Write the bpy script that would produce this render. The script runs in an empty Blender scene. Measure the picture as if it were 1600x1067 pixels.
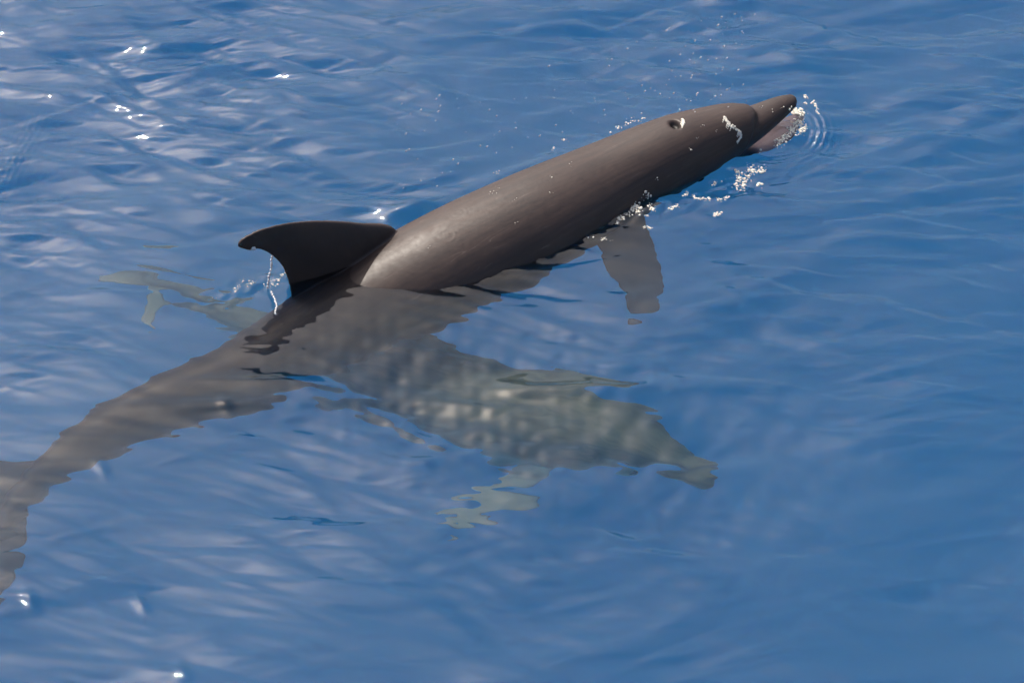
import bpy, math, random
import numpy as np

scene = bpy.context.scene
rad = math.radians

# ------------------------------------------------------------------ camera
PITCH = rad(40.0)          # looking down at the sea from a boat's deck
DIST = 8.0
LENS = 120.0
cp, sp = math.cos(PITCH), math.sin(PITCH)
CAM = np.array([0.0, -DIST * cp, DIST * sp])
FWD = np.array([0.0, cp, -sp])
UPV = np.array([0.0, sp, cp])
cam_data = bpy.data.cameras.new("camera")
cam_data.lens = LENS
cam_data.sensor_width = 36.0
cam_data.clip_start = 0.1
cam_data.clip_end = 6000.0
cam = bpy.data.objects.new("camera", cam_data)
scene.collection.objects.link(cam)
cam.location = CAM
cam.rotation_euler = (math.pi / 2 - PITCH, 0, 0)
scene.camera = cam

# ------------------------------------------------------------------ sky and sun
SUN_EL, SUN_AZ = rad(51.0), rad(-38.0)      # azimuth from +Y towards +X
world = bpy.data.worlds.new("World")
scene.world = world
world.use_nodes = True
wn, wl = world.node_tree.nodes, world.node_tree.links
sky = wn.new("ShaderNodeTexSky")
sky.sky_type = "NISHITA"
sky.sun_disc = False
sky.sun_elevation = SUN_EL
sky.sun_rotation = SUN_AZ
sky.air_density = 1.0
sky.dust_density = 6.0
sky.ozone_density = 1.0
wl.new(sky.outputs[0], wn["Background"].inputs[0])
wn["Background"].inputs[1].default_value = 0.15
sun_data = bpy.data.lights.new("sun", "SUN")
sun_data.energy = 4.2
sun_data.angle = rad(0.53)
sun_data.color = (1.0, 0.92, 0.82)
sun_data.cycles.is_caustics_light = True
sun = bpy.data.objects.new("sun", sun_data)
scene.collection.objects.link(sun)
SUN_DIR = np.array([math.sin(SUN_AZ) * math.cos(SUN_EL), math.cos(SUN_AZ) * math.cos(SUN_EL), math.sin(SUN_EL)])
from mathutils import Vector, Matrix
sun.rotation_euler = Vector(SUN_DIR).to_track_quat("Z", "Y").to_euler()
sun.location = (0, 0, 30)

vs = scene.view_settings
vs.view_transform = "Standard"
vs.look = "None"
vs.gamma = 1.0
vs.use_curve_mapping = False
vs.exposure = 0.5
cy = scene.cycles
cy.max_bounces = 16
cy.transmission_bounces = 8
cy.volume_bounces = 6
cy.caustics_refractive = True
cy.caustics_reflective = False
cy.use_denoising = True

IOR = 1.333


def at(px, py, z):
    """world point at height z seen along the line of sight through a place in the photo (bent by a flat sea when z < 0)"""
    x = (px - 800) / 1600 * 36 / LENS
    y = -(py - 533.5) / 1600 * 36 / LENS
    d = np.array([x, 0, 0]) + y * UPV + FWD
    d = d / np.linalg.norm(d)
    if z >= 0:
        return CAM + d * ((z - CAM[2]) / d[2])
    p = CAM + d * (-CAM[2] / d[2])
    r = 1 / IOR
    c = -d[2]
    k = math.sqrt(1 - r * r * (1 - c * c))
    e = r * d + np.array([0, 0, r * c - k])
    return p + e * (z / e[2])


PX = DIST * 36 / LENS / 1600      # metres per photo pixel at the aim point


# ------------------------------------------------------------------ small helpers
def link_mesh(name, verts, faces, mat=None, parent=None, smooth=True):
    me = bpy.data.meshes.new(name)
    me.from_pydata([tuple(v) for v in verts], [], [tuple(f) for f in faces])
    me.update()
    if smooth:
        me.polygons.foreach_set("use_smooth", [True] * len(me.polygons))
    ob = bpy.data.objects.new(name, me)
    scene.collection.objects.link(ob)
    if mat:
        me.materials.append(mat)
    if parent:
        ob.parent = parent
    return ob


def tag(o, label=None, cat=None, group=None, kind=None):
    if label:
        o["label"] = label
    if cat:
        o["category"] = cat
    if group:
        o["group"] = group
    if kind:
        o["kind"] = kind
    return o


def empty(name, loc):
    o = bpy.data.objects.new(name, None)
    o.empty_display_size = 0.1
    o.location = loc
    scene.collection.objects.link(o)
    return o


def spline(P, n):
    """Catmull-Rom through rows of P, n samples evenly along it (chord-length parameter)"""
    P = np.asarray(P, float)
    d = np.linalg.norm(np.diff(P[:, :3], axis=0), axis=1)
    t = np.concatenate([[0], np.cumsum(d)])
    Q = np.vstack([2 * P[0] - P[1], P, 2 * P[-1] - P[-2]])
    T = np.concatenate([[-d[0]], t, [t[-1] + d[-1]]])
    out = []
    for s in np.linspace(0, t[-1], n):
        i = min(max(np.searchsorted(t, s) - 1, 0), len(P) - 2)
        t0, t1, t2, t3 = T[i:i + 4]
        p0, p1, p2, p3 = Q[i:i + 4]
        m1 = (p2 - p0) / (t2 - t0) * (t2 - t1)
        m2 = (p3 - p1) / (t3 - t1) * (t2 - t1)
        u = (s - t1) / (t2 - t1)
        out.append((2 * u**3 - 3 * u**2 + 1) * p1 + (u**3 - 2 * u**2 + u) * m1 + (-2 * u**3 + 3 * u**2) * p2 + (u**3 - u**2) * m2)
    return np.array(out)


def unit(v):
    return v / np.linalg.norm(v)


def frames(C, roll):
    T = np.gradient(C, axis=0)
    T /= np.linalg.norm(T, axis=1)[:, None]
    Z = np.tile(np.array([0, 0, 1.0]), (len(C), 1))
    U = Z - (Z * T).sum(1)[:, None] * T
    U /= np.linalg.norm(U, axis=1)[:, None]
    S = np.cross(T, U)
    c, s = math.cos(roll), math.sin(roll)
    return T, U * c + S * s, S * c - U * s


class Soup:
    def __init__(self):
        self.v, self.f = [], []

    def add(self, v, f):
        b = len(self.v)
        self.v.extend([tuple(p) for p in v])
        self.f.extend([tuple(i + b for i in q) for q in f])

    def loft(self, C, U, S, w, u, d, n=40, pw=2.0, sh=None, T=None):
        v, f = [], []
        m = len(C)
        for i in range(m):
            for k in range(n):
                a = 2 * math.pi * k / n
                ca, sa = math.cos(a), math.sin(a)
                ca = math.copysign(abs(ca) ** (2 / pw), ca)
                sa = math.copysign(abs(sa) ** (2 / pw), sa)
                q = C[i] + S[i] * ca * w[i] + U[i] * sa * (u[i] if sa > 0 else d[i])
                if sh is not None:
                    q = q + T[i] * sh[i] * (1 - sa) * 0.5
                v.append(q)
        for i in range(m - 1):
            for k in range(n):
                a, b = i * n + k, i * n + (k + 1) % n
                f.append((a, b, b + n, a + n))
        f.append(tuple(range(n))[::-1])
        f.append(tuple((m - 1) * n + k for k in range(n)))
        self.add(v, f)

    def blade(self, lead, trail, nrm, thick, tmin=0.007, n=60, m=30):
        """a fin: lead and trail edges run from root to tip, nrm is the plane's normal, thick the share of the chord"""
        L, R = spline(lead, n), spline(trail, n)
        nrm = unit(nrm)
        v, f = [], []
        us = 0.5 - 0.5 * np.cos(np.linspace(0, math.pi, m))
        prof = 2.6 * (0.2969 * np.sqrt(us) - 0.126 * us - 0.3516 * us**2 + 0.2843 * us**3 - 0.1036 * us**4) / 0.26
        for i in range(n):
            ch = np.linalg.norm(R[i] - L[i])
            h = np.maximum(prof * thick * ch * 0.5, tmin * 0.5)
            for k in range(m):
                v.append(L[i] + (R[i] - L[i]) * us[k] + nrm * h[k])
            for k in range(m):
                v.append(L[i] + (R[i] - L[i]) * us[m - 1 - k] - nrm * h[m - 1 - k])
        q = 2 * m
        for i in range(n - 1):
            for k in range(q):
                a, b = i * q + k, i * q + (k + 1) % q
                f.append((a, b, b + q, a + q))
        f.append(tuple(range(q))[::-1])
        f.append(tuple((n - 1) * q + k for k in range(q)))
        self.add(v, f)


def fuse(soup, voxel, smooth_iter):
    """one continuous skin round all the pieces of a soup; returns vertex array and quads"""
    ob = link_mesh("skin_source", soup.v, soup.f, smooth=False)
    import bmesh
    bm = bmesh.new()
    bm.from_mesh(ob.data)
    bmesh.ops.recalc_face_normals(bm, faces=bm.faces)
    bm.to_mesh(ob.data)
    bm.free()
    md = ob.modifiers.new("skin", "REMESH")
    md.mode = "VOXEL"
    md.voxel_size = voxel
    dg = bpy.context.evaluated_depsgraph_get()
    me = bpy.data.meshes.new_from_object(ob.evaluated_get(dg))
    V = np.empty(len(me.vertices) * 3)
    me.vertices.foreach_get("co", V)
    V = V.reshape(-1, 3)
    F = np.empty(len(me.loops), int)
    me.loops.foreach_get("vertex_index", F)
    F = F.reshape(-1, 4)
    E = np.empty(len(me.edges) * 2, int)
    me.edges.foreach_get("vertices", E)
    E = E.reshape(-1, 2)
    deg = np.bincount(E.ravel(), minlength=len(V)).astype(float)[:, None]
    for it in range(smooth_iter):
        for lam in (0.5, -0.52):
            A = np.zeros_like(V)
            for k in range(3):
                A[:, k] = np.bincount(E[:, 0], V[E[:, 1], k], len(V)) + np.bincount(E[:, 1], V[E[:, 0], k], len(V))
            V = V + lam * (A / deg - V)
    bpy.data.objects.remove(ob)
    bpy.data.meshes.remove(me)
    return V, F


def quad_mesh(name, V, F, mat, parent=None):
    me = bpy.data.meshes.new(name)
    me.vertices.add(len(V))
    me.vertices.foreach_set("co", np.ascontiguousarray(V, dtype=np.float32).ravel())
    me.loops.add(F.size)
    me.loops.foreach_set("vertex_index", np.ascontiguousarray(F, dtype=np.int32).ravel())
    me.polygons.add(len(F))
    me.polygons.foreach_set("loop_start", np.arange(0, F.size, F.shape[1], dtype=np.int32))
    me.polygons.foreach_set("use_smooth", np.ones(len(F), bool))
    me.update(calc_edges=True)
    me.validate()
    ob = bpy.data.objects.new(name, me)
    scene.collection.objects.link(ob)
    me.materials.append(mat)
    if parent:
        ob.parent = parent
    return ob


def point_attr(ob, name, val):
    a = ob.data.attributes.new(name, "FLOAT", "POINT")
    a.data.foreach_set("value", np.ascontiguousarray(val, dtype=np.float32))


# smooth value noise on a lattice, for numpy arrays
_rs = np.random.RandomState(11)
_LAT = _rs.rand(64, 64)


def vnoise(x, y):
    xi, yi = np.floor(x).astype(int), np.floor(y).astype(int)
    fx, fy = x - xi, y - yi
    fx, fy = fx * fx * (3 - 2 * fx), fy * fy * (3 - 2 * fy)
    g = lambda a, b: _LAT[a % 64, b % 64]
    return (g(xi, yi) * (1 - fx) + g(xi + 1, yi) * fx) * (1 - fy) + (g(xi, yi + 1) * (1 - fx) + g(xi + 1, yi + 1) * fx) * fy


# ------------------------------------------------------------------ materials
def new_mat(name):
    m = bpy.data.materials.new(name)
    m.use_nodes = True
    for n in list(m.node_tree.nodes):
        m.node_tree.nodes.remove(n)
    out = m.node_tree.nodes.new("ShaderNodeOutputMaterial")
    return m, m.node_tree.nodes, m.node_tree.links, out


def sea_material():
    m, n, l, out = new_mat("sea_water")
    fr = n.new("ShaderNodeFresnel")
    fr.inputs["IOR"].default_value = IOR
    gl = n.new("ShaderNodeBsdfGlossy")
    gl.inputs["Roughness"].default_value = 0.03
    gl.inputs["Color"].default_value = (1, 1, 1, 1)
    rf = n.new("ShaderNodeBsdfRefraction")
    rf.inputs["IOR"].default_value = IOR
    rf.inputs["Roughness"].default_value = 0.0
    mx = n.new("ShaderNodeMixShader")
    l.new(fr.outputs[0], mx.inputs[0])
    l.new(rf.outputs[0], mx.inputs[1])
    l.new(gl.outputs[0], mx.inputs[2])
    l.new(mx.outputs[0], out.inputs["Surface"])
    sc = n.new("ShaderNodeVolumeScatter")
    sc.inputs["Color"].default_value = (0.15, 0.60, 0.95, 1)
    sc.inputs["Density"].default_value = 0.46
    sc.inputs["Anisotropy"].default_value = -0.35
    ab = n.new("ShaderNodeVolumeAbsorption")
    ab.inputs["Color"].default_value = (0.25, 0.72, 0.95, 1)
    ab.inputs["Density"].default_value = 0.66
    ad = n.new("ShaderNodeAddShader")
    l.new(sc.outputs[0], ad.inputs[0])
    l.new(ab.outputs[0], ad.inputs[1])
    l.new(ad.outputs[0], out.inputs["Volume"])
    return m


def skin_material(name, dark, warm, pale, rings=()):
    m, n, l, out = new_mat(name)
    b = n.new("ShaderNodeBsdfPrincipled")
    at_ = n.new("ShaderNodeAttribute")
    at_.attribute_name = "pale"
    hole = n.new("ShaderNodeAttribute")
    hole.attribute_name = "hole"
    pink = n.new("ShaderNodeAttribute")
    pink.attribute_name = "pink"
    tc = n.new("ShaderNodeTexCoord")
    n1 = n.new("ShaderNodeTexNoise")
    n1.inputs["Scale"].default_value = 5.0
    n1.inputs["Detail"].default_value = 6.0
    n1.inputs["Roughness"].default_value = 0.6
    l.new(tc.outputs["Object"], n1.inputs["Vector"])
    r1 = n.new("ShaderNodeValToRGB")
    r1.color_ramp.elements[0].position = 0.35
    r1.color_ramp.elements[0].color = (*dark, 1)
    r1.color_ramp.elements[1].position = 0.68
    r1.color_ramp.elements[1].color = (*warm, 1)
    al = n.new("ShaderNodeAttribute")
    al.attribute_name = "along"
    gi = n.new("ShaderNodeAttribute")
    gi.attribute_name = "girth"
    cx = n.new("ShaderNodeCombineXYZ")
    l.new(al.outputs["Fac"], cx.inputs[0])
    l.new(gi.outputs["Fac"], cx.inputs[1])
    st = n.new("ShaderNodeTexNoise")
    st.inputs["Scale"].default_value = 1.0
    st.inputs["Detail"].default_value = 5.0
    st.inputs["Roughness"].default_value = 0.65
    sm = n.new("ShaderNodeMapping")
    sm.inputs["Scale"].default_value = (7.0, 9.0, 1.0)
    l.new(cx.outputs[0], sm.inputs["Vector"])
    l.new(sm.outputs[0], st.inputs["Vector"])
    fine = n.new("ShaderNodeTexNoise")
    fine.inputs["Scale"].default_value = 46.0
    fine.inputs["Detail"].default_value = 5.0
    fine.inputs["Roughness"].default_value = 0.7
    l.new(tc.outputs["Object"], fine.inputs["Vector"])
    av = n.new("ShaderNodeMath")
    av.operation = "MULTIPLY_ADD"
    l.new(st.outputs["Fac"], av.inputs[0])
    av.inputs[1].default_value = 0.55
    sc2 = n.new("ShaderNodeMath")
    sc2.operation = "MULTIPLY_ADD"
    l.new(n1.outputs["Fac"], sc2.inputs[0])
    sc2.inputs[1].default_value = 0.30
    fs = n.new("ShaderNodeMath")
    fs.operation = "MULTIPLY"
    l.new(fine.outputs["Fac"], fs.inputs[0])
    fs.inputs[1].default_value = 0.15
    l.new(fs.outputs[0], sc2.inputs[2])
    l.new(sc2.outputs[0], av.inputs[2])
    l.new(av.outputs[0], r1.inputs[0])
    rr_ = n.new("ShaderNodeMapRange")
    rr_.inputs["From Min"].default_value = 0.35
    rr_.inputs["From Max"].default_value = 0.65
    rr_.inputs["To Min"].default_value = 0.46
    rr_.inputs["To Max"].default_value = 0.62
    l.new(fine.outputs["Fac"], rr_.inputs["Value"])
    l.new(rr_.outputs[0], b.inputs["Roughness"])
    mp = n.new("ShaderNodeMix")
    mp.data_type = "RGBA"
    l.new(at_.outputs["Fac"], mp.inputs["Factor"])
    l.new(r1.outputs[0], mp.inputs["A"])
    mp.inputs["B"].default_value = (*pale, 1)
    mk = n.new("ShaderNodeMix")
    mk.data_type = "RGBA"
    l.new(pink.outputs["Fac"], mk.inputs["Factor"])
    l.new(mp.outputs["Result"], mk.inputs["A"])
    mk.inputs["B"].default_value = (0.27, 0.19, 0.195, 1)
    mh = n.new("ShaderNodeMix")
    mh.data_type = "RGBA"
    l.new(hole.outputs["Fac"], mh.inputs["Factor"])
    l.new(mk.outputs["Result"], mh.inputs["A"])
    mh.inputs["B"].default_value = (0.006, 0.005, 0.005, 1)
    # old scratches: thin pale lines where a stretched noise crosses its middle, kept to a few patches
    sn_ = n.new("ShaderNodeTexNoise")
    sn_.inputs["Scale"].default_value = 1.0
    sn_.inputs["Detail"].default_value = 1.0
    sm2 = n.new("ShaderNodeMapping")
    sm2.inputs["Scale"].default_value = (5.0, 6.0, 1.0)
    sm2.inputs["Rotation"].default_value = (0, 0, 0.35)
    l.new(cx.outputs[0], sm2.inputs["Vector"])
    l.new(sm2.outputs[0], sn_.inputs["Vector"])
    sr = n.new("ShaderNodeValToRGB")
    el = sr.color_ramp.elements
    el[0].position, el[0].color = 0.490, (0, 0, 0, 1)
    el[1].position, el[1].color = 0.497, (1, 1, 1, 1)
    e3 = el.new(0.504)
    e3.color = (0, 0, 0, 1)
    l.new(sn_.outputs["Fac"], sr.inputs[0])
    pm = n.new("ShaderNodeMapRange")
    pm.inputs["From Min"].default_value = 0.54
    pm.inputs["From Max"].default_value = 0.64
    pm.inputs["To Max"].default_value = 0.35
    l.new(st.outputs["Fac"], pm.inputs["Value"])
    sf = n.new("ShaderNodeMath")
    sf.operation = "MULTIPLY"
    l.new(sr.outputs[0], sf.inputs[0])
    l.new(pm.outputs[0], sf.inputs[1])
    ms = n.new("ShaderNodeMix")
    ms.data_type = "RGBA"
    l.new(sf.outputs[0], ms.inputs["Factor"])
    l.new(mh.outputs["Result"], ms.inputs["A"])
    ms.inputs["B"].default_value = (0.16, 0.14, 0.13, 1)
    l.new(ms.outputs["Result"], b.inputs["Base Color"])
    b.inputs["IOR"].default_value = 1.4
    b.inputs["Coat Weight"].default_value = 0.07
    b.inputs["Specular IOR Level"].default_value = 0.34
    b.inputs["Coat Roughness"].default_value = 0.32
    n2 = n.new("ShaderNodeTexNoise")
    n2.inputs["Scale"].default_value = 90.0
    n2.inputs["Detail"].default_value = 4.0
    l.new(tc.outputs["Object"], n2.inputs["Vector"])
    bp = n.new("ShaderNodeBump")
    bp.inputs["Strength"].default_value = 0.12
    bp.inputs["Distance"].default_value = 0.004
    hgt = n2.outputs["Fac"]
    for (c, rr, spc) in rings:
        vd = n.new("ShaderNodeVectorMath")
        vd.operation = "DISTANCE"
        l.new(tc.outputs["Object"], vd.inputs[0])
        vd.inputs[1].default_value = c
        mr = n.new("ShaderNodeMapRange")
        mr.inputs["From Min"].default_value = 0.0
        mr.inputs["From Max"].default_value = rr
        mr.inputs["To Min"].default_value = 0.30
        mr.inputs["To Max"].default_value = 0.0
        l.new(vd.outputs["Value"], mr.inputs["Value"])
        ml = n.new("ShaderNodeMath")
        ml.operation = "MULTIPLY"
        ml.inputs[1].default_value = 2 * math.pi / spc
        l.new(vd.outputs["Value"], ml.inputs[0])
        sn = n.new("ShaderNodeMath")
        sn.operation = "SINE"
        l.new(ml.outputs[0], sn.inputs[0])
        ma = n.new("ShaderNodeMath")
        ma.operation = "MULTIPLY_ADD"
        l.new(sn.outputs[0], ma.inputs[0])
        l.new(mr.outputs[0], ma.inputs[1])
        l.new(hgt, ma.inputs[2])
        hgt = ma.outputs[0]
    l.new(hgt, bp.inputs["Height"])
    l.new(bp.outputs[0], b.inputs["Normal"])
    l.new(b.outputs[0], out.inputs["Surface"])
    return m


def simple_mat(name, col, rough, sub=0.0):
    m, n, l, out = new_mat(name)
    b = n.new("ShaderNodeBsdfPrincipled")
    b.inputs["Base Color"].default_value = (*col, 1)
    b.inputs["Roughness"].default_value = rough
    b.inputs["Subsurface Weight"].default_value = sub
    l.new(b.outputs[0], out.inputs["Surface"])
    return m


MAT_SEA = sea_material()
D1_BASE = at(650, 430, -.08)
RINGS = [(tuple(at(px, py, z) - D1_BASE), r, sp_) for (px, py, z, r, sp_) in ((716, 337, .075, .045, .0105), (640, 375, .045, .03, .009), (700, 372, .06, .035, .010), (670, 392, .04, .03, .009))]
MAT_SKIN = skin_material("dolphin_skin", (0.023, 0.018, 0.018), (0.054, 0.036, 0.031), (0.085, 0.07, 0.07), RINGS)
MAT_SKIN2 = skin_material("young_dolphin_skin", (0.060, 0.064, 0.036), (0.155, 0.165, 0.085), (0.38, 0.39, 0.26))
def foam_mat():
    m, n, l, out = new_mat("foam")
    b = n.new("ShaderNodeBsdfPrincipled")
    b.inputs["Base Color"].default_value = (0.88, 0.86, 0.80, 1)
    b.inputs["Roughness"].default_value = 0.15
    t = n.new("ShaderNodeBsdfTranslucent")
    t.inputs["Color"].default_value = (0.92, 0.88, 0.78, 1)
    mx = n.new("ShaderNodeMixShader")
    mx.inputs[0].default_value = 0.5
    l.new(b.outputs[0], mx.inputs[1])
    l.new(t.outputs[0], mx.inputs[2])
    l.new(mx.outputs[0], out.inputs["Surface"])
    return m


MAT_FOAM = foam_mat()
MAT_EYE = simple_mat("eye_dark", (0.01, 0.008, 0.008), 0.08)

# ------------------------------------------------------------------ the sea
RS = np.random.RandomState(5)


def axis_coords(a, b, step, reach, grow=1.16):
    core = np.arange(a, b + step * 0.5, step)
    left, right, s = [], [], step
    x = core[0]
    while x > -reach:
        s *= grow
        x -= s
        left.append(x)
    s, x = step, core[-1]
    while x < reach:
        s *= grow
        x += s
        right.append(x)
    return np.concatenate([left[::-1], core, right])


STEP = 0.0036
gx = axis_coords(-1.5, 1.5, STEP, 3000.0)
gy = axis_coords(-1.2, 1.6, STEP, 3000.0)


def blob(X, Y, px, py, sx, sy, ang=0.0):
    c = at(px, py, 0.0)
    dx, dy = X - c[0], Y - c[1]
    ca, sa = math.cos(ang), math.sin(ang)
    u, v = dx * ca + dy * sa, -dx * sa + dy * ca
    return np.exp(-0.5 * ((u / sx) ** 2 + (v / sy) ** 2))


def sea_height(X, Y, SP):
    H = np.zeros_like(X)
    # breeze patches: rougher far and to the left, calmer near and to the right
    rough = np.clip(0.68 + 0.26 * Y - 0.10 * X, 0.46, 1.15) * (1.0 + 0.3 * np.sin(3.1 * X + 1.3 * np.sin(2.3 * Y)) * np.sin(4.3 * Y + 1.1 + np.sin(2.1 * X)))
    calm = 0.85 * blob(X, Y, 800, 650, .38, .19, rad(-18)) + 0.10 * blob(X, Y, 1250, 700, .5, .5)
    lee = 0.74 * blob(X, Y, 230, 630, .40, .16, rad(42)) + 0.5 * blob(X, Y, 240, 455, .16, .10) + 0.45 * blob(X, Y, 600, 470, .26, .08, rad(15)) + 0.72 * blob(X, Y, 1000, 430, .12, .16) + 0.35 * blob(X, Y, 480, 510, .14, .10)
    rough = rough * 0.80 * np.clip(1 - lee, .3, 1)
    # slow smooth wanderings that keep the crests from lining up
    drift = []
    for q in range(6):
        D = np.zeros_like(X)
        for _ in range(5):
            L, an = RS.uniform(.5, 1.6), RS.uniform(0, 6.28)
            D += 0.75 * np.sin(2 * math.pi / L * (X * math.cos(an) + Y * math.sin(an)) + RS.uniform(0, 6.28))
        drift.append(D)
    N = 60
    lam = np.exp(RS.uniform(math.log(0.065), math.log(0.42), N))
    ang = RS.normal(rad(84), rad(13), N)
    ph = RS.uniform(0, 2 * math.pi, N)
    for k in range(N):
        kk = 2 * math.pi / lam[k]
        keep = np.clip(1.6 - SP * 5 / lam[k], 0, 1)
        ca, sa = math.cos(ang[k]), math.sin(ang[k])
        u, v = X * ca + Y * sa, -X * sa + Y * ca
        # crests come in short packets, bend slowly and lean over on their far side
        sz = 0.10 + 1.1 * lam[k]
        pack = 0.5 + 0.5 * np.sin(u / sz * 1.9 + ph[k] * 5 + 1.3 * np.sin(v / sz * 1.1 + ph[k] * 7) + drift[k % 6])
        pack = (pack * (0.5 + 0.5 * np.sin(v / sz * 1.25 + ph[k] * 11 + 1.4 * np.sin(u / sz * 0.9 + ph[k] * 2) + drift[(k + 2) % 6]))) ** 1.2 * 1.9
        th = kk * u + ph[k] + 0.35 * np.sin(v / (0.10 + lam[k] * 1.1) + ph[k] * 3) + drift[k % 6] * 0.7
        a = 0.054 / kk * min(1.0, (lam[k] / .14) ** -0.2)
        H += -keep * rough * (1 - calm * np.clip(1.5 - lam[k] / .16, 0, 1)) * a * pack * (np.sin(th) + 0.42 * np.sin(2 * th) + 0.22 * np.sin(3 * th) + 0.10 * np.sin(4 * th))
    # fine long-crested wind ripples in scattered bands
    for k in range(18):
        L = RS.uniform(.035, .085)
        an = RS.normal(rad(84), rad(9))
        kk = 2 * math.pi / L
        keep = np.clip(1.6 - SP * 5 / L, 0, 1)
        ca, sa = math.cos(an), math.sin(an)
        u, v = X * ca + Y * sa, -X * sa + Y * ca
        bd = np.clip(np.sin(u * RS.uniform(4, 9) + 1.3 * np.sin(v * RS.uniform(2, 5)) + drift[k % 6]) * np.sin(v * RS.uniform(5, 10) + drift[(k + 3) % 6]), 0, 1)
        H += keep * bd * (1 - lee) * (1 - .8 * calm) * 0.036 / kk * np.sin(kk * u + RS.uniform(0, 6.28) + .6 * drift[k % 6])
    # a criss-cross of small lens-like ripples in the calmer patch
    for k in range(12):
        L = RS.uniform(.065, .13)
        an = RS.uniform(0, 2 * math.pi)
        kk = 2 * math.pi / L
        keep = np.clip(1.6 - SP * 5 / L, 0, 1)
        H += keep * calm * 0.036 / kk * np.sin(kk * (X * math.cos(an) + Y * math.sin(an)) + RS.uniform(0, 6.28) + 0.5 * drift[k % 6])
    for k in range(14):
        L = RS.uniform(.030, .058)
        an = RS.uniform(0, 2 * math.pi)
        kk = 2 * math.pi / L
        keep = np.clip(1.6 - SP * 4 / L, 0, 1)
        H += keep * calm * 0.022 / kk * np.sin(kk * (X * math.cos(an) + Y * math.sin(an)) + RS.uniform(0, 6.28) + 1.2 * drift[k % 6])
    for k in range(16):
        L = RS.uniform(0.6, 2.6)
        an = RS.normal(rad(100), rad(45))
        kk = 2 * math.pi / L
        keep = np.clip(1.6 - SP * 5 / L, 0, 1)
        H += keep * 0.016 / kk * np.sin(kk * (X * math.cos(an) + Y * math.sin(an)) + RS.uniform(0, 6.28))
    # what the animals do to the water -----------------------------------
    # chop along the near flank and the head
    chop = 1.0 * blob(X, Y, 1130, 300, .11, .035, rad(32)) + 0.6 * blob(X, Y, 1000, 342, .09, .018, rad(32)) + 0.6 * blob(X, Y, 1225, 215, .05, .04, rad(30))
    wake = blob(X, Y, 385, 452, .085, .028, rad(30))
    back = blob(X, Y, 590, 300, .20, .05, rad(12))
    for k in range(26):
        L = math.exp(RS.uniform(math.log(.022), math.log(.07)))
        kk = 2 * math.pi / L
        p = RS.uniform(0, 6.28)
        keep = np.clip(1.6 - SP * 5 / L, 0, 1)
        a1 = RS.normal(rad(125), rad(22))
        H += chop * keep * 0.042 / kk * np.sin(kk * (X * math.cos(a1) + Y * math.sin(a1)) + p)
        a2 = RS.normal(rad(110), rad(30))
        H += wake * keep * 0.075 / kk * np.sin(kk * (X * math.cos(a2) + Y * math.sin(a2)) + p)
        a3 = RS.normal(rad(98), rad(12))
        H += back * keep * 0.030 / kk * np.sin(kk * (X * math.cos(a3) + Y * math.sin(a3)) + p)
    # bow rings round the beak
    c = at(1205, 205, 0)
    R = np.hypot((X - c[0]), (Y - c[1]))
    thet = np.arctan2(Y - c[1], X - c[0])
    ring = np.exp(-0.5 * ((R - .135) / .022) ** 2) * np.clip(1.1 * np.cos(thet + .55), 0, 1)
    H += ring * (0.0014 * np.sin(2 * math.pi * R / .017) + 0.006)
    # water heaped behind the back and long low crests over the second animal
    H += 0.020 * blob(X, Y, 1212, 214, .055, .030, rad(30))
    H += 0.016 * blob(X, Y, 640, 338, .07, .022, rad(30))
    H += 0.010 * blob(X, Y, 850, 262, .22, .02, rad(28))
    H += 0.007 * blob(X, Y, 930, 612, .30, .018, rad(2))
    H += 0.006 * blob(X, Y, 700, 632, .16, .016, rad(-7))
    H += 0.007 * blob(X, Y, 470, 600, .14, .016, rad(-4))
    H += 0.006 * blob(X, Y, 330, 635, .20, .018, rad(4))
    H += 0.006 * blob(X, Y, 640, 672, .12, .014, rad(-38))
    # ridge and ripples added at the left to imitate a bright reflection
    edge_glow = blob(X, Y, 25, 250, .022, .13, rad(-12))
    H += edge_glow * (0.0015 + 0.0003 * np.sin(2 * math.pi * (X - .25 * Y) / .016))
    # little facets that catch the sun
    for (px, py, q) in ((352, 634, .6), (221, 943, .9), (48, 944, .9), (160, 736, .6), (286, 1055, .7)):
        H += 0.0058 * q * blob(X, Y, px, py, .0095, .020, rad(25))
    return H


X, Y = np.meshgrid(gx, gy)
SP = np.maximum(np.gradient(gx)[None, :] + 0 * X, np.gradient(gy)[:, None] + 0 * X)
Z = sea_height(X, Y, SP)
nx, ny = len(gx), len(gy)
SEA_V = np.stack([X, Y, Z], -1).reshape(-1, 3)
idx = np.arange(nx * ny).reshape(ny, nx)
SEA_F = np.stack([idx[:-1, :-1], idx[:-1, 1:], idx[1:, 1:], idx[1:, :-1]], -1).reshape(-1, 4)
# sides and floor of the body of water
edge = np.concatenate([idx[0, :-1], idx[:-1, -1], idx[-1, :0:-1], idx[:0:-1, 0]])
low = SEA_V[edge].copy()
low[:, 2] = -30.0
b0 = len(SEA_V)
ne = len(edge)
kx = np.arange(ne)
side = np.stack([edge, b0 + kx, b0 + (kx + 1) % ne, edge[(kx + 1) % ne]], -1)
corner = [b0, b0 + nx - 1, b0 + nx - 1 + ny - 1, b0 + 2 * (nx - 1) + ny - 1]
SEA_V = np.vstack([SEA_V, low])
SEA_F = np.vstack([SEA_F, side, [corner[::-1]]])
sea = quad_mesh("sea", SEA_V, SEA_F, MAT_SEA)
sea["kind"] = "structure"
tag(sea, "deep blue rippled sea with bright streaks of sky", "sea")
sea.cycles.is_caustics_caster = True


# ------------------------------------------------------------------ dolphins
def cols(rows):
    return np.array([list(at(r[0], r[1], r[2])) + [c * PX for c in r[3:]] for r in rows])


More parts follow.
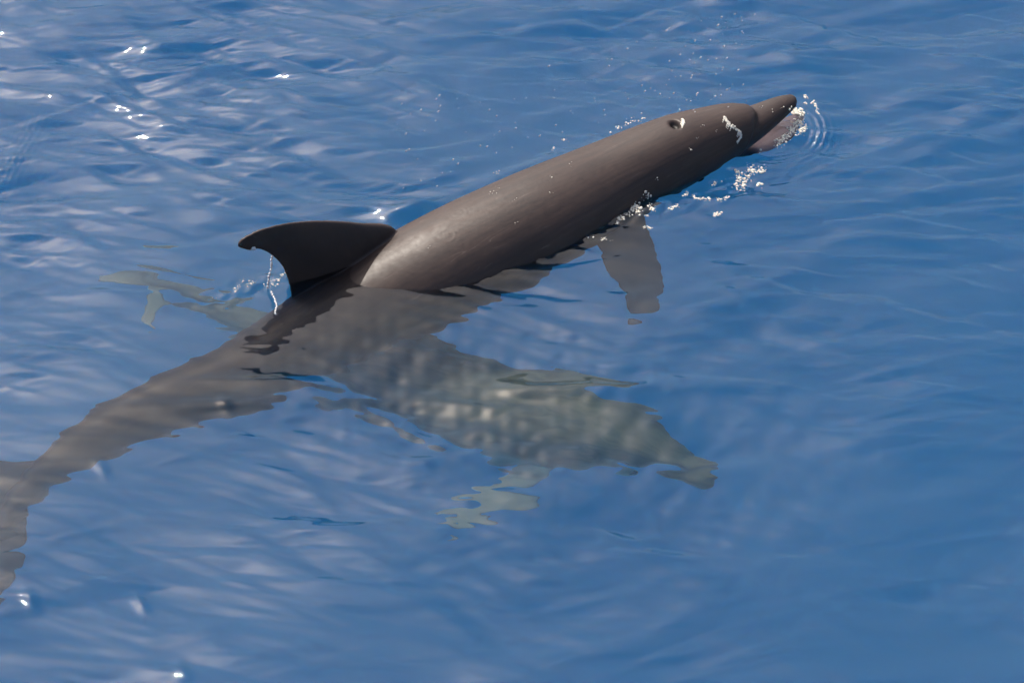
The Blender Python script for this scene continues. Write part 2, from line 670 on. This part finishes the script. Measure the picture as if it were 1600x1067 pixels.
def build_body(name, rows, roll, dorsal, flippers, flukes, jaw, voxel, mat, root, extra=None, pale_edge=(-0.25, -0.75), fin_pale=0.0, beak=None):
    P = spline(cols(rows), 300)
    C = P[:, :3]
    T, U, S = frames(C, roll)
    w, u, d = P[:, 3], P[:, 4], P[:, 5]
    so = Soup()
    so.loft(C, U, S, w, u, d, 180, 2.1, P[:, 6] if P.shape[1] > 6 else None, T)
    if beak is not None:
        K = spline(cols(beak), 60)
        kt, ku, ks = frames(K[:, :3], roll)
        so.loft(K[:, :3], ku, ks, K[:, 3], K[:, 4], K[:, 5], 72, 2.1)
    for (L, R, nrm, th) in dorsal + flippers + flukes:
        so.blade(L, R, nrm, th)
    if jaw is not None:
        J = spline(cols(jaw), 40)
        jt, ju, js = frames(J[:, :3], roll)
        so.loft(J[:, :3], ju, js, J[:, 3], J[:, 4], J[:, 5], 60, 2.2)
    V, F = fuse(so, voxel, 7)
    # how far round the body a point lies: +1 on the ridge, -1 on the keel
    i = np.zeros(len(V), int)
    for a in range(0, len(V), 20000):
        dd = ((V[a:a + 20000, None, :] - C[None, ::4, :]) ** 2).sum(-1)
        i[a:a + 20000] = dd.argmin(1) * 4
    rel = V - C[i]
    up = (rel * U[i]).sum(1) / np.maximum(u[i], 0.02)
    side = (rel * S[i]).sum(1)
    wob = (vnoise(V[:, 0] * 9, V[:, 1] * 9 + V[:, 2] * 7) - 0.5) * 0.25
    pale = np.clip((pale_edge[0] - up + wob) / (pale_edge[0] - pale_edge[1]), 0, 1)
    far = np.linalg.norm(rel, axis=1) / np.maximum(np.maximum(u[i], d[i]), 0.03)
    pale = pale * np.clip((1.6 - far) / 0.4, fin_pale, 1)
    hole = np.zeros(len(V))
    pink = np.zeros(len(V))
    if extra:
        V, hole, pink = extra(V, C, U, S, i, hole, pink)
    arc = np.concatenate([[0], np.cumsum(np.linalg.norm(np.diff(C, axis=0), axis=1))])
    tang = (rel * T[i]).sum(1)
    girth = np.arctan2((rel * U[i]).sum(1), side)
    V = V - np.array(root.location)
    ob = quad_mesh("body", V, F, mat, root)
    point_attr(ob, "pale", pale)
    point_attr(ob, "hole", hole)
    point_attr(ob, "pink", pink)
    point_attr(ob, "along", arc[i] + tang)
    point_attr(ob, "girth", girth)
    ob.cycles.is_caustics_receiver = True
    return ob, C, U, S, (w, u, d)


# --- the large dolphin breaking the surface
# spine: photo x, y, height of the centre, half width, up, down (photo pixels)
D1 = [      # last column: how far the ring leans back towards the throat
    (1187, 186, .052, 7, 7, 7, 60),
    (1185, 187, .051, 18, 18, 16, 62),
    (1181, 189, .049, 28, 28, 25, 62),
    (1174, 192, .047, 36, 37, 34, 58),
    (1160, 199, .043, 44, 45, 43, 48),
    (1120, 214, .036, 53, 54, 55, 26),
    (1060, 240, .022, 65, 67, 66, 4),
    (950, 294, -.005, 80, 77, 82, 0),
    (832, 352, -.030, 96, 92, 98, 0),
    (703, 412, -.078, 104, 102, 106, 0),
    (600, 460, -.135, 100, 104, 104, 0),
    (495, 520, -.180, 82, 94, 92, 0),
    (370, 588, -.20, 62, 82, 80, 0),
    (240, 640, -.215, 48, 70, 66, 0),
    (130, 698, -.25, 36, 56, 52, 0),
    (55, 762, -.29, 24, 38, 34, 0),
    (-10, 840, -.32, 13, 18, 16, 0),
]
BEAK1 = [
    (1244, 155, .060, 5, 5, 5),
    (1239, 157, .058, 12, 10, 9),
    (1216, 169, .053, 21, 17, 17),
    (1190, 184, .047, 28, 21, 23),
    (1165, 198, .040, 34, 27, 27),
    (1140, 210, .032, 40, 33, 33),
    (1100, 228, .024, 44, 38, 40),
]
ROLL1 = rad(-6)
d1 = empty("dolphin", D1_BASE)
tag(d1, "large dark brown dolphin breaking the surface with its dorsal fin out of the water", "dolphin", "dolphins swimming together")

# dorsal fin: a is along the base (0 front, 1 back), h is the rise in photo pixels
A0, B0 = at(612, 372, .02), at(455, 452, -.03)
LEN1 = B0 - A0
UPF = unit(np.array([0.0, 0.10, 1.0]))


def fin_pt(x, y):
    a = (612 - x) / 157.0
    h = (372 + 80 * a - y) / cp * PX
    return A0 + LEN1 * a + UPF * h


lead = [fin_pt(660, 470), fin_pt(618, 360), fin_pt(560, 350), fin_pt(500, 347), fin_pt(450, 351), fin_pt(410, 361), fin_pt(385, 373), fin_pt(378, 381)]
trail = [fin_pt(455, 560), fin_pt(455, 460), fin_pt(452, 436), fin_pt(443, 412), fin_pt(428, 396), fin_pt(410, 387), fin_pt(393, 388), fin_pt(380, 385)]
dorsal1 = [(lead, trail, np.cross(LEN1, UPF), 0.15)]


def fl_pts(rows):
    return [at(*r) for r in rows]


fl_lead = fl_pts([(985, 300, -.06), (1010, 350, -.12), (1028, 405, -.17), (1040, 450, -.22), (1028, 482, -.25), (996, 497, -.27)])
fl_trail = fl_pts([(905, 320, -.06), (932, 375, -.12), (953, 425, -.17), (975, 455, -.22), (983, 478, -.25), (988, 496, -.27)])
nrm = np.cross(fl_lead[2] - fl_trail[2], fl_lead[3] - fl_lead[1])
flip1 = [(fl_lead, fl_trail, nrm, 0.14)]
flk_l = fl_pts([(95, 725, -.30), (50, 775, -.32), (38, 850, -.33), (5, 930, -.34), (-60, 990, -.35)])
flk_t = fl_pts([(-30, 825, -.30), (-50, 850, -.32), (-60, 890, -.33), (-75, 950, -.34), (-78, 990, -.35)])
flk_l2 = fl_pts([(75, 720, -.31), (20, 728, -.33), (-60, 725, -.34), (-150, 760, -.35), (-200, 800, -.35)])
flk_t2 = fl_pts([(-20, 825, -.32), (-50, 835, -.34), (-100, 815, -.34), (-160, 800, -.35), (-205, 808, -.35)])
flukes1 = [(flk_l, flk_t, np.array([0, 0, 1.0]), 0.12), (flk_l2, flk_t2, np.array([0, 0, 1.0]), 0.12)]
jaw1 = [
    (1120, 244, -.050, 16, 10, 14),
    (1150, 234, -.058, 22, 10, 15),
    (1185, 222, -.062, 25, 8, 12),
    (1215, 208, -.052, 23, 7, 10),
    (1236, 194, -.036, 17, 6, 8),
    (1248, 184, -.018, 11, 5, 6),
    (1255, 178, -.010, 6, 4, 4),
]


def d1_extra(V, C, U, S, i, hole, pink):
    # blowhole: a crescent dent
    ray = unit(at(1055, 191, 0.06) - CAM)
    rel = V - CAM
    dep = rel @ ray
    offr = np.linalg.norm(rel - dep[:, None] * ray, axis=1)
    near = np.where(offr < 0.006)[0]
    BLOW = V[near[dep[near].argmin()]]
    r = V - BLOW
    fw = unit(C[0] - C[100])
    a, s = (r @ fw), (r @ S[120])
    dist = np.linalg.norm(r, axis=1)
    q = (a / 0.0115) ** 2 + (s / 0.016) ** 2
    m = np.exp(-q ** 1.8) * (dist < 0.08)
    V = V - U[i] * (0.014 * m)[:, None]
    hole = np.clip((m - 0.35) / 0.25, 0, 1)
    # lower jaw and the inside of the mouth
    jt = at(1255, 178, -.010)
    j0 = at(1160, 231, -.058)
    ax = unit(jt - j0)
    t = (V - j0) @ ax
    low = (V - j0) - t[:, None] * ax
    dz = low[:, 2]
    pk = np.clip(t / 0.03, 0, 1) * np.clip((0.030 - dz) / 0.01, 0, 1) * (np.linalg.norm(low, axis=1) < 0.06) * (t < 0.3)
    pink = pk
    return V, hole, pink


body1, C1, U1, S1, R1 = build_body("body", D1, ROLL1, dorsal1, flip1, flukes1, jaw1, 0.0034, MAT_SKIN, d1, d1_extra, (-0.55, -1.1), 0.0, BEAK1)

# --- the young dolphin under the surface
D2 = [
    (1116, 748, -0.36, 5, 5, 5),
    (1108, 746, -0.36, 11, 10, 10),
    (1080, 737, -0.36, 17, 14, 14),
    (1055, 726, -0.36, 22, 20, 20),
    (1040, 716, -0.365, 33, 36, 32),
    (1005, 698, -0.37, 50, 52, 50),
    (935, 672, -0.38, 74, 74, 76),
    (845, 652, -0.4, 90, 92, 96),
    (745, 630, -0.44, 95, 98, 102),
    (640, 600, -0.49, 84, 90, 92),
    (540, 567, -0.55, 62, 72, 72),
    (440, 530, -.62, 38, 52, 50),
    (350, 490, -.63, 22, 36, 34),
    (280, 452, -.63, 14, 22, 20),
    (225, 425, -.63, 9, 10, 10),
]
d2 = empty("dolphin", at(700, 620, -.54))
tag(d2, "smaller grey green dolphin wholly under water below the large one", "dolphin", "dolphins swimming together")
A2, B2 = at(735, 565, -.31), at(600, 525, -.37)
L2v = B2 - A2


def fin2(a, h):
    return A2 + L2v * a + np.array([0, 0, 1.0]) * h


dorsal2 = [([fin2(-.15, -.10), fin2(0, .0), fin2(.45, .09), fin2(.9, .14), fin2(1.3, .15)],
            [fin2(1.0, -.10), fin2(1.0, .0), fin2(1.05, .05), fin2(1.12, .10), fin2(1.28, .145)], np.cross(L2v, [0, 0, 1.0]), 0.15)]
f2l = fl_pts([(900, 690, -.46), (870, 740, -.50), (845, 775, -.52), (800, 800, -.54), (740, 822, -.56), (690, 834, -.58)])
f2t = fl_pts([(820, 690, -.46), (800, 735, -.50), (770, 765, -.52), (735, 785, -.54), (710, 810, -.56), (688, 832, -.58)])
f2l2 = fl_pts([(985, 700, -.42), (1000, 740, -.46), (1000, 765, -.54), (985, 790, -.60)])
f2t2 = fl_pts([(915, 700, -.42), (940, 740, -.46), (965, 765, -.54), (980, 788, -.60)])
flip2 = [(f2l, f2t, np.cross(f2l[2] - f2t[2], f2l[3] - f2l[1]), 0.13)]
k2l = fl_pts([(300, 455, -.63), (255, 462, -.63), (240, 490, -.63), (240, 520, -.63)])
k2t = fl_pts([(235, 430, -.63), (225, 455, -.63), (225, 490, -.63), (236, 520, -.63)])
k2l2 = fl_pts([(300, 455, -.63), (255, 425, -.63), (200, 418, -.63), (160, 425, -.63)])
k2t2 = fl_pts([(235, 430, -.63), (215, 440, -.63), (185, 445, -.63), (158, 432, -.63)])
flukes2 = [(k2l, k2t, np.array([0, 0, 1.0]), 0.12), (k2l2, k2t2, np.array([0, 0, 1.0]), 0.12)]
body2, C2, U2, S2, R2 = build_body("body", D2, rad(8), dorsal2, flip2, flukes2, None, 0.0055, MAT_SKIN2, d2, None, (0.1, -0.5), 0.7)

# ------------------------------------------------------------------ eyes
def eye_mesh(name, c, axis_f, axis_s, r, parent):
    v, f = [], []
    up_ = np.cross(axis_s, axis_f)
    n, m = 14, 8
    for i in range(m + 1):
        t = math.pi * i / m
        for k in range(n):
            p = 2 * math.pi * k / n
            v.append(c + axis_f * math.sin(t) * math.cos(p) * r * 1.3 + up_ * math.sin(t) * math.sin(p) * r + axis_s * math.cos(t) * r * .5 - np.array(parent.location))
    for i in range(m):
        for k in range(n):
            f.append((i * n + k, i * n + (k + 1) % n, (i + 1) * n + (k + 1) % n, (i + 1) * n + k))
    return link_mesh(name, v, f, MAT_EYE, parent)


def eyes(C, U, S, R, k, r, parent):
    w, u, d = R
    fwd = unit(C[k - 3] - C[k + 3])
    for sgn in (1, -1):
        al = rad(-22)
        p = C[k] + S[k] * sgn * math.cos(al) * w[k] + U[k] * math.sin(al) * d[k]
        eye_mesh("eye", p, fwd, unit(S[k] * sgn * math.cos(al) + U[k] * math.sin(al)), r, parent)


eyes(C1, U1, S1, R1, 30, .009, d1)
eyes(C2, U2, S2, R2, 34, .008, d2)

# ------------------------------------------------------------------ foam, drips and drops
from mathutils.bvhtree import BVHTree


def tree_of(ob):
    me = ob.data
    V = np.empty(len(me.vertices) * 3)
    me.vertices.foreach_get("co", V)
    V = V.reshape(-1, 3)
    if ob.parent:
        V = V + np.array(ob.parent.location)
    F = np.empty(len(me.loops), int)
    me.loops.foreach_get("vertex_index", F)
    return BVHTree.FromPolygons(V.tolist(), F.reshape(-1, 4).tolist())


TREE1 = tree_of(body1)


def sea_z(x, y):
    i = np.clip(np.searchsorted(gx, x) - 1, 0, nx - 2)
    j = np.clip(np.searchsorted(gy, y) - 1, 0, ny - 2)
    fx, fy = (x - gx[i]) / (gx[i + 1] - gx[i]), (y - gy[j]) / (gy[j + 1] - gy[j])
    return (Z[j, i] * (1 - fx) + Z[j, i + 1] * fx) * (1 - fy) + (Z[j + 1, i] * (1 - fx) + Z[j + 1, i + 1] * fx) * fy


def top_at(px, py):
    """the sea or the large dolphin's skin, whichever lies in front there, and its normal"""
    z = 0.0
    for _ in range(6):
        p = at(px, py, max(z, 0.0)) if z >= 0 else at(px, py, 0.0) + (at(px, py, 0.0) - CAM) * (z / (0.0 - CAM[2]))
        z = sea_z(p[0], p[1])
    d = unit(p - CAM)
    hit = TREE1.ray_cast(Vector(CAM), Vector(d))
    if hit[0] is not None and hit[3] < np.linalg.norm(p - CAM):
        return np.array(hit[0]), np.array(hit[1])
    return p, np.array([0, 0, 1.0])


_t = (1 + 5 ** .5) / 2
ICO_V = np.array([(-1, _t, 0), (1, _t, 0), (-1, -_t, 0), (1, -_t, 0), (0, -1, _t), (0, 1, _t), (0, -1, -_t), (0, 1, -_t), (_t, 0, -1), (_t, 0, 1), (-_t, 0, -1), (-_t, 0, 1)]) / math.sqrt(1 + _t * _t)
ICO_F = [(0, 11, 5), (0, 5, 1), (0, 1, 7), (0, 7, 10), (0, 10, 11), (1, 5, 9), (5, 11, 4), (11, 10, 2), (10, 7, 6), (7, 1, 8), (3, 9, 4), (3, 4, 2), (3, 2, 6), (3, 6, 8), (3, 8, 9), (4, 9, 5), (2, 4, 11), (6, 2, 10), (8, 6, 7), (9, 8, 1)]
FR = random.Random(3)


def drop(so, c, r, nrm=None, flat=1.0, stretch=None):
    q = Matrix.Rotation(FR.uniform(0, 6.28), 3, Vector((FR.gauss(0, 1), FR.gauss(0, 1), FR.gauss(0, 1))).normalized())
    v = ICO_V @ np.array(q).T * r
    v = v * np.array([FR.uniform(.8, 1.25), FR.uniform(.8, 1.25), FR.uniform(.8, 1.25)])
    if nrm is not None:
        v = v - np.outer(v @ nrm, nrm) * (1 - flat)
    if stretch is not None:
        v = v + np.outer(v @ unit(stretch), unit(stretch)) * (np.linalg.norm(stretch) - 1)
    so.add(v + c, ICO_F)


def foam(label, paths, count, spread, rmin, rmax, name="sea_foam", mat=None):
    so = Soup()
    tot = []
    for path in paths:
        p = np.array(path, float)
        tot.append((p, 1 if len(p) < 2 else np.linalg.norm(np.diff(p, axis=0), axis=1).sum() + 4))
    for p, ln in tot:
        n = max(2, int(1.5 * count * ln / sum(t[1] for t in tot)))
        for _ in range(n):
            if len(p) > 1:
                u = FR.random() * (len(p) - 1)
                i = min(int(u), len(p) - 2)
                c = p[i] + (p[i + 1] - p[i]) * (u - i)
            else:
                c = p[0]
            g = spread * (0.4 + FR.random())
            q, nrm = top_at(c[0] + FR.gauss(0, g), c[1] + FR.gauss(0, g * .8))
            r = (rmin * .7 + (rmax * .85 - rmin * .7) * FR.random() ** 3.0) * PX
            drop(so, q + nrm * r * .25, r, nrm, .65)
    c = np.mean(np.array(so.v), axis=0)
    ob = link_mesh(name, np.array(so.v) - c, so.f, mat or MAT_FOAM)
    ob.location = c
    tag(ob, label, "foam", "patches of foam around the large dolphin", "stuff")
    return ob


foam("bright foam and bubbles over the open lower jaw", [[(1214, 230), (1224, 216), (1238, 206), (1250, 196)], [(1236, 206), (1247, 188)], [(1248, 188), (1257, 200), (1250, 208)], [(1238, 172), (1256, 175)], [(1240, 174), (1254, 178)]], 260, 3.6, 1.0, 3.6)
foam("thin arc of bubbles ahead of the beak tip", [[(1256, 151), (1262, 153)], [(1258, 162), (1261, 161)], [(1268, 157), (1275, 166), (1278, 180)]], 60, 1.6, .8, 2.8)
foam("branching patch of foam below the head", [[(1150, 292), (1156, 280), (1152, 268), (1160, 272)], [(1158, 298), (1162, 286), (1170, 272), (1176, 258)], [(1172, 268), (1184, 268), (1196, 265)], [(1182, 290), (1186, 287)]], 170, 3.6, .9, 3.4)
foam("string of small foam flecks beside the dark flank", [[(1066, 306), (1074, 302)], [(1080, 306), (1094, 312), (1110, 311)], [(1122, 313), (1140, 308)], [(1044, 328), (1060, 322)], [(1114, 290), (1120, 286)], [(1130, 281)], [(1189, 237)]], 110, 2.0, .8, 2.8)
foam("single round clump of foam out on the open water near the flank", [[(1116, 336), (1124, 334)]], 36, 2.2, 1.0, 3.2)
foam("cluster of foam blobs on the flank above the flipper", [[(964, 350), (972, 336)], [(980, 338), (990, 326), (998, 318)], [(996, 332), (1002, 322)], [(1010, 308), (1013, 302)], [(1016, 320), (1020, 330)], [(1008, 338)]], 130, 3.0, .8, 3.4)
foam("few tiny foam flecks at the flank's waterline", [[(916, 376)], [(928, 370)], [(938, 375), (946, 372)], [(954, 376)], [(1006, 356), (1018, 356)]], 40, 1.6, .8, 2.4)
foam("specks of foam along the far side of the back", [[(776, 271), (782, 269)], [(862, 235), (868, 231)], [(880, 220), (886, 218)], [(964, 202), (978, 194), (994, 187)], [(990, 190), (1006, 185)], [(956, 208)]], 60, 2.0, .7, 2.4)
foam("glittering foam in the small wake behind the dorsal fin", [[(366, 456), (372, 445), (382, 440)], [(384, 446), (398, 440)], [(430, 438), (446, 426)], [(404, 456)], [(418, 446), (436, 436)], [(372, 470)], [(392, 464)], [(350, 458)], [(338, 466)], [(430, 446)]], 90, 3.0, .5, 2.2)
foam("sparse droplets lying on the wet brown back", [[(770, 300)], [(776, 292)], [(768, 301)], [(860, 275)], [(858, 302)], [(804, 312)], [(1028, 280)], [(1094, 197)], [(1120, 205)], [(1090, 215)], [(1080, 235)], [(1187, 170)], [(1206, 172)], [(1222, 168)], [(670, 388)], [(810, 347)], [(894, 255)]], 40, 3.0, .6, 1.7)


def strand(label, pts, r, name="water_drip"):
    """a thread of water: beads strung along a line of points"""
    so = Soup()
    P = spline(np.array(pts), 34)
    for i, p in enumerate(P):
        q = r * (0.55 + 0.75 * abs(math.sin(i * .9 + FR.random() * .6)))
        drop(so, p + np.array([FR.gauss(0, r * .35), 0, FR.gauss(0, r * .3)]), q, None, 1, np.array([0, 0, 1.25]))
    c = np.array(pts[0])
    ob = link_mesh(name, np.array(so.v) - c, so.f, MAT_DRIP)
    ob.location = c
    tag(ob, label, "water drip")
    return ob


MAT_DRIP = simple_mat("falling_water", (0.62, 0.62, 0.62), 0.12)
fz = fin_pt(429, 396)
strand("thread of water falling from the trailing edge of the dorsal fin", [fz, fz + np.array([-.004, -.002, -.035]), fz + np.array([-.012, -.004, -.07]), fz + np.array([-.016, -.005, -.095])], .0022)
q1 = top_at(424, 458)[0]
q2 = top_at(432, 478)[0]
q3 = top_at(430, 492)[0]
strand("crooked trickle of water on the awash back just below the fin", [q1 + [0, 0, .004], q2 + [0, 0, .004], q3 + [0, 0, .004]], .0020)
tip = fin_pt(398, 386)
strand("bead of bright water hanging under the fin tip", [tip + np.array([-.006, 0, -.001]), tip + np.array([.008, 0, -.001])], .0030)


def film(label, pts, w, name="water_trickle_glint"):
    so = Soup()
    P = spline(np.array([[a, b, 0] for a, b in pts]), 46)
    for i, p in enumerate(P):
        wid = w * (0.5 + 0.5 * math.sin(math.pi * min(1, (i + 6) / 46.0)))
        for _ in range(3):
            x = p[0] + FR.gauss(0, wid * .45)
            y = p[1] + FR.gauss(0, wid * .45)
            q, nrm = top_at(x, y)
            drop(so, q, FR.uniform(.9, 2.1) * PX, nrm, .45)
        if FR.random() < .25:            # ragged lower lip
            for k in range(4):
                q, nrm = top_at(p[0] - 1.0 * k, p[1] + 2.4 * k)
                drop(so, q, (2.0 - .35 * k) * PX, nrm, .55)
    c = np.mean(np.array(so.v), axis=0)
    ob = link_mesh(name, np.array(so.v) - c, so.f, MAT_FOAM)
    ob.location = c
    tag(ob, label, "water", None, "stuff")
    return ob


film("ragged white streak of water on the side of the head", [(1132, 183), (1138, 192), (1146, 199), (1155, 206), (1158, 213), (1152, 222)], 2.4)
film("wet highlight beside the blowhole built of white flecks", [(1066, 186), (1068, 189), (1069, 193)], .7)  # white flecks put in as the wet highlight by the blowhole

# drops flung up over the far side of the animal
so = Soup()
for _ in range(150):
    px = FR.choice([FR.uniform(620, 820), FR.uniform(800, 1180), FR.uniform(1000, 1180)])
    py = 330 - (px - 560) * .28 - FR.uniform(0, 150)
    z = FR.uniform(.05, .35)
    drop(so, at(px, py, z), FR.uniform(.0005, .0014), None, 1, unit(np.array([.5, .1, .6])) * FR.uniform(1.5, 3.5))
c = np.mean(np.array(so.v), axis=0)
ob = link_mesh("water_spray", np.array(so.v) - c, so.f, MAT_DRIP)
ob.location = c
tag(ob, "fine drops of spray in the air over the far side of the large dolphin", "spray", None, "stuff")
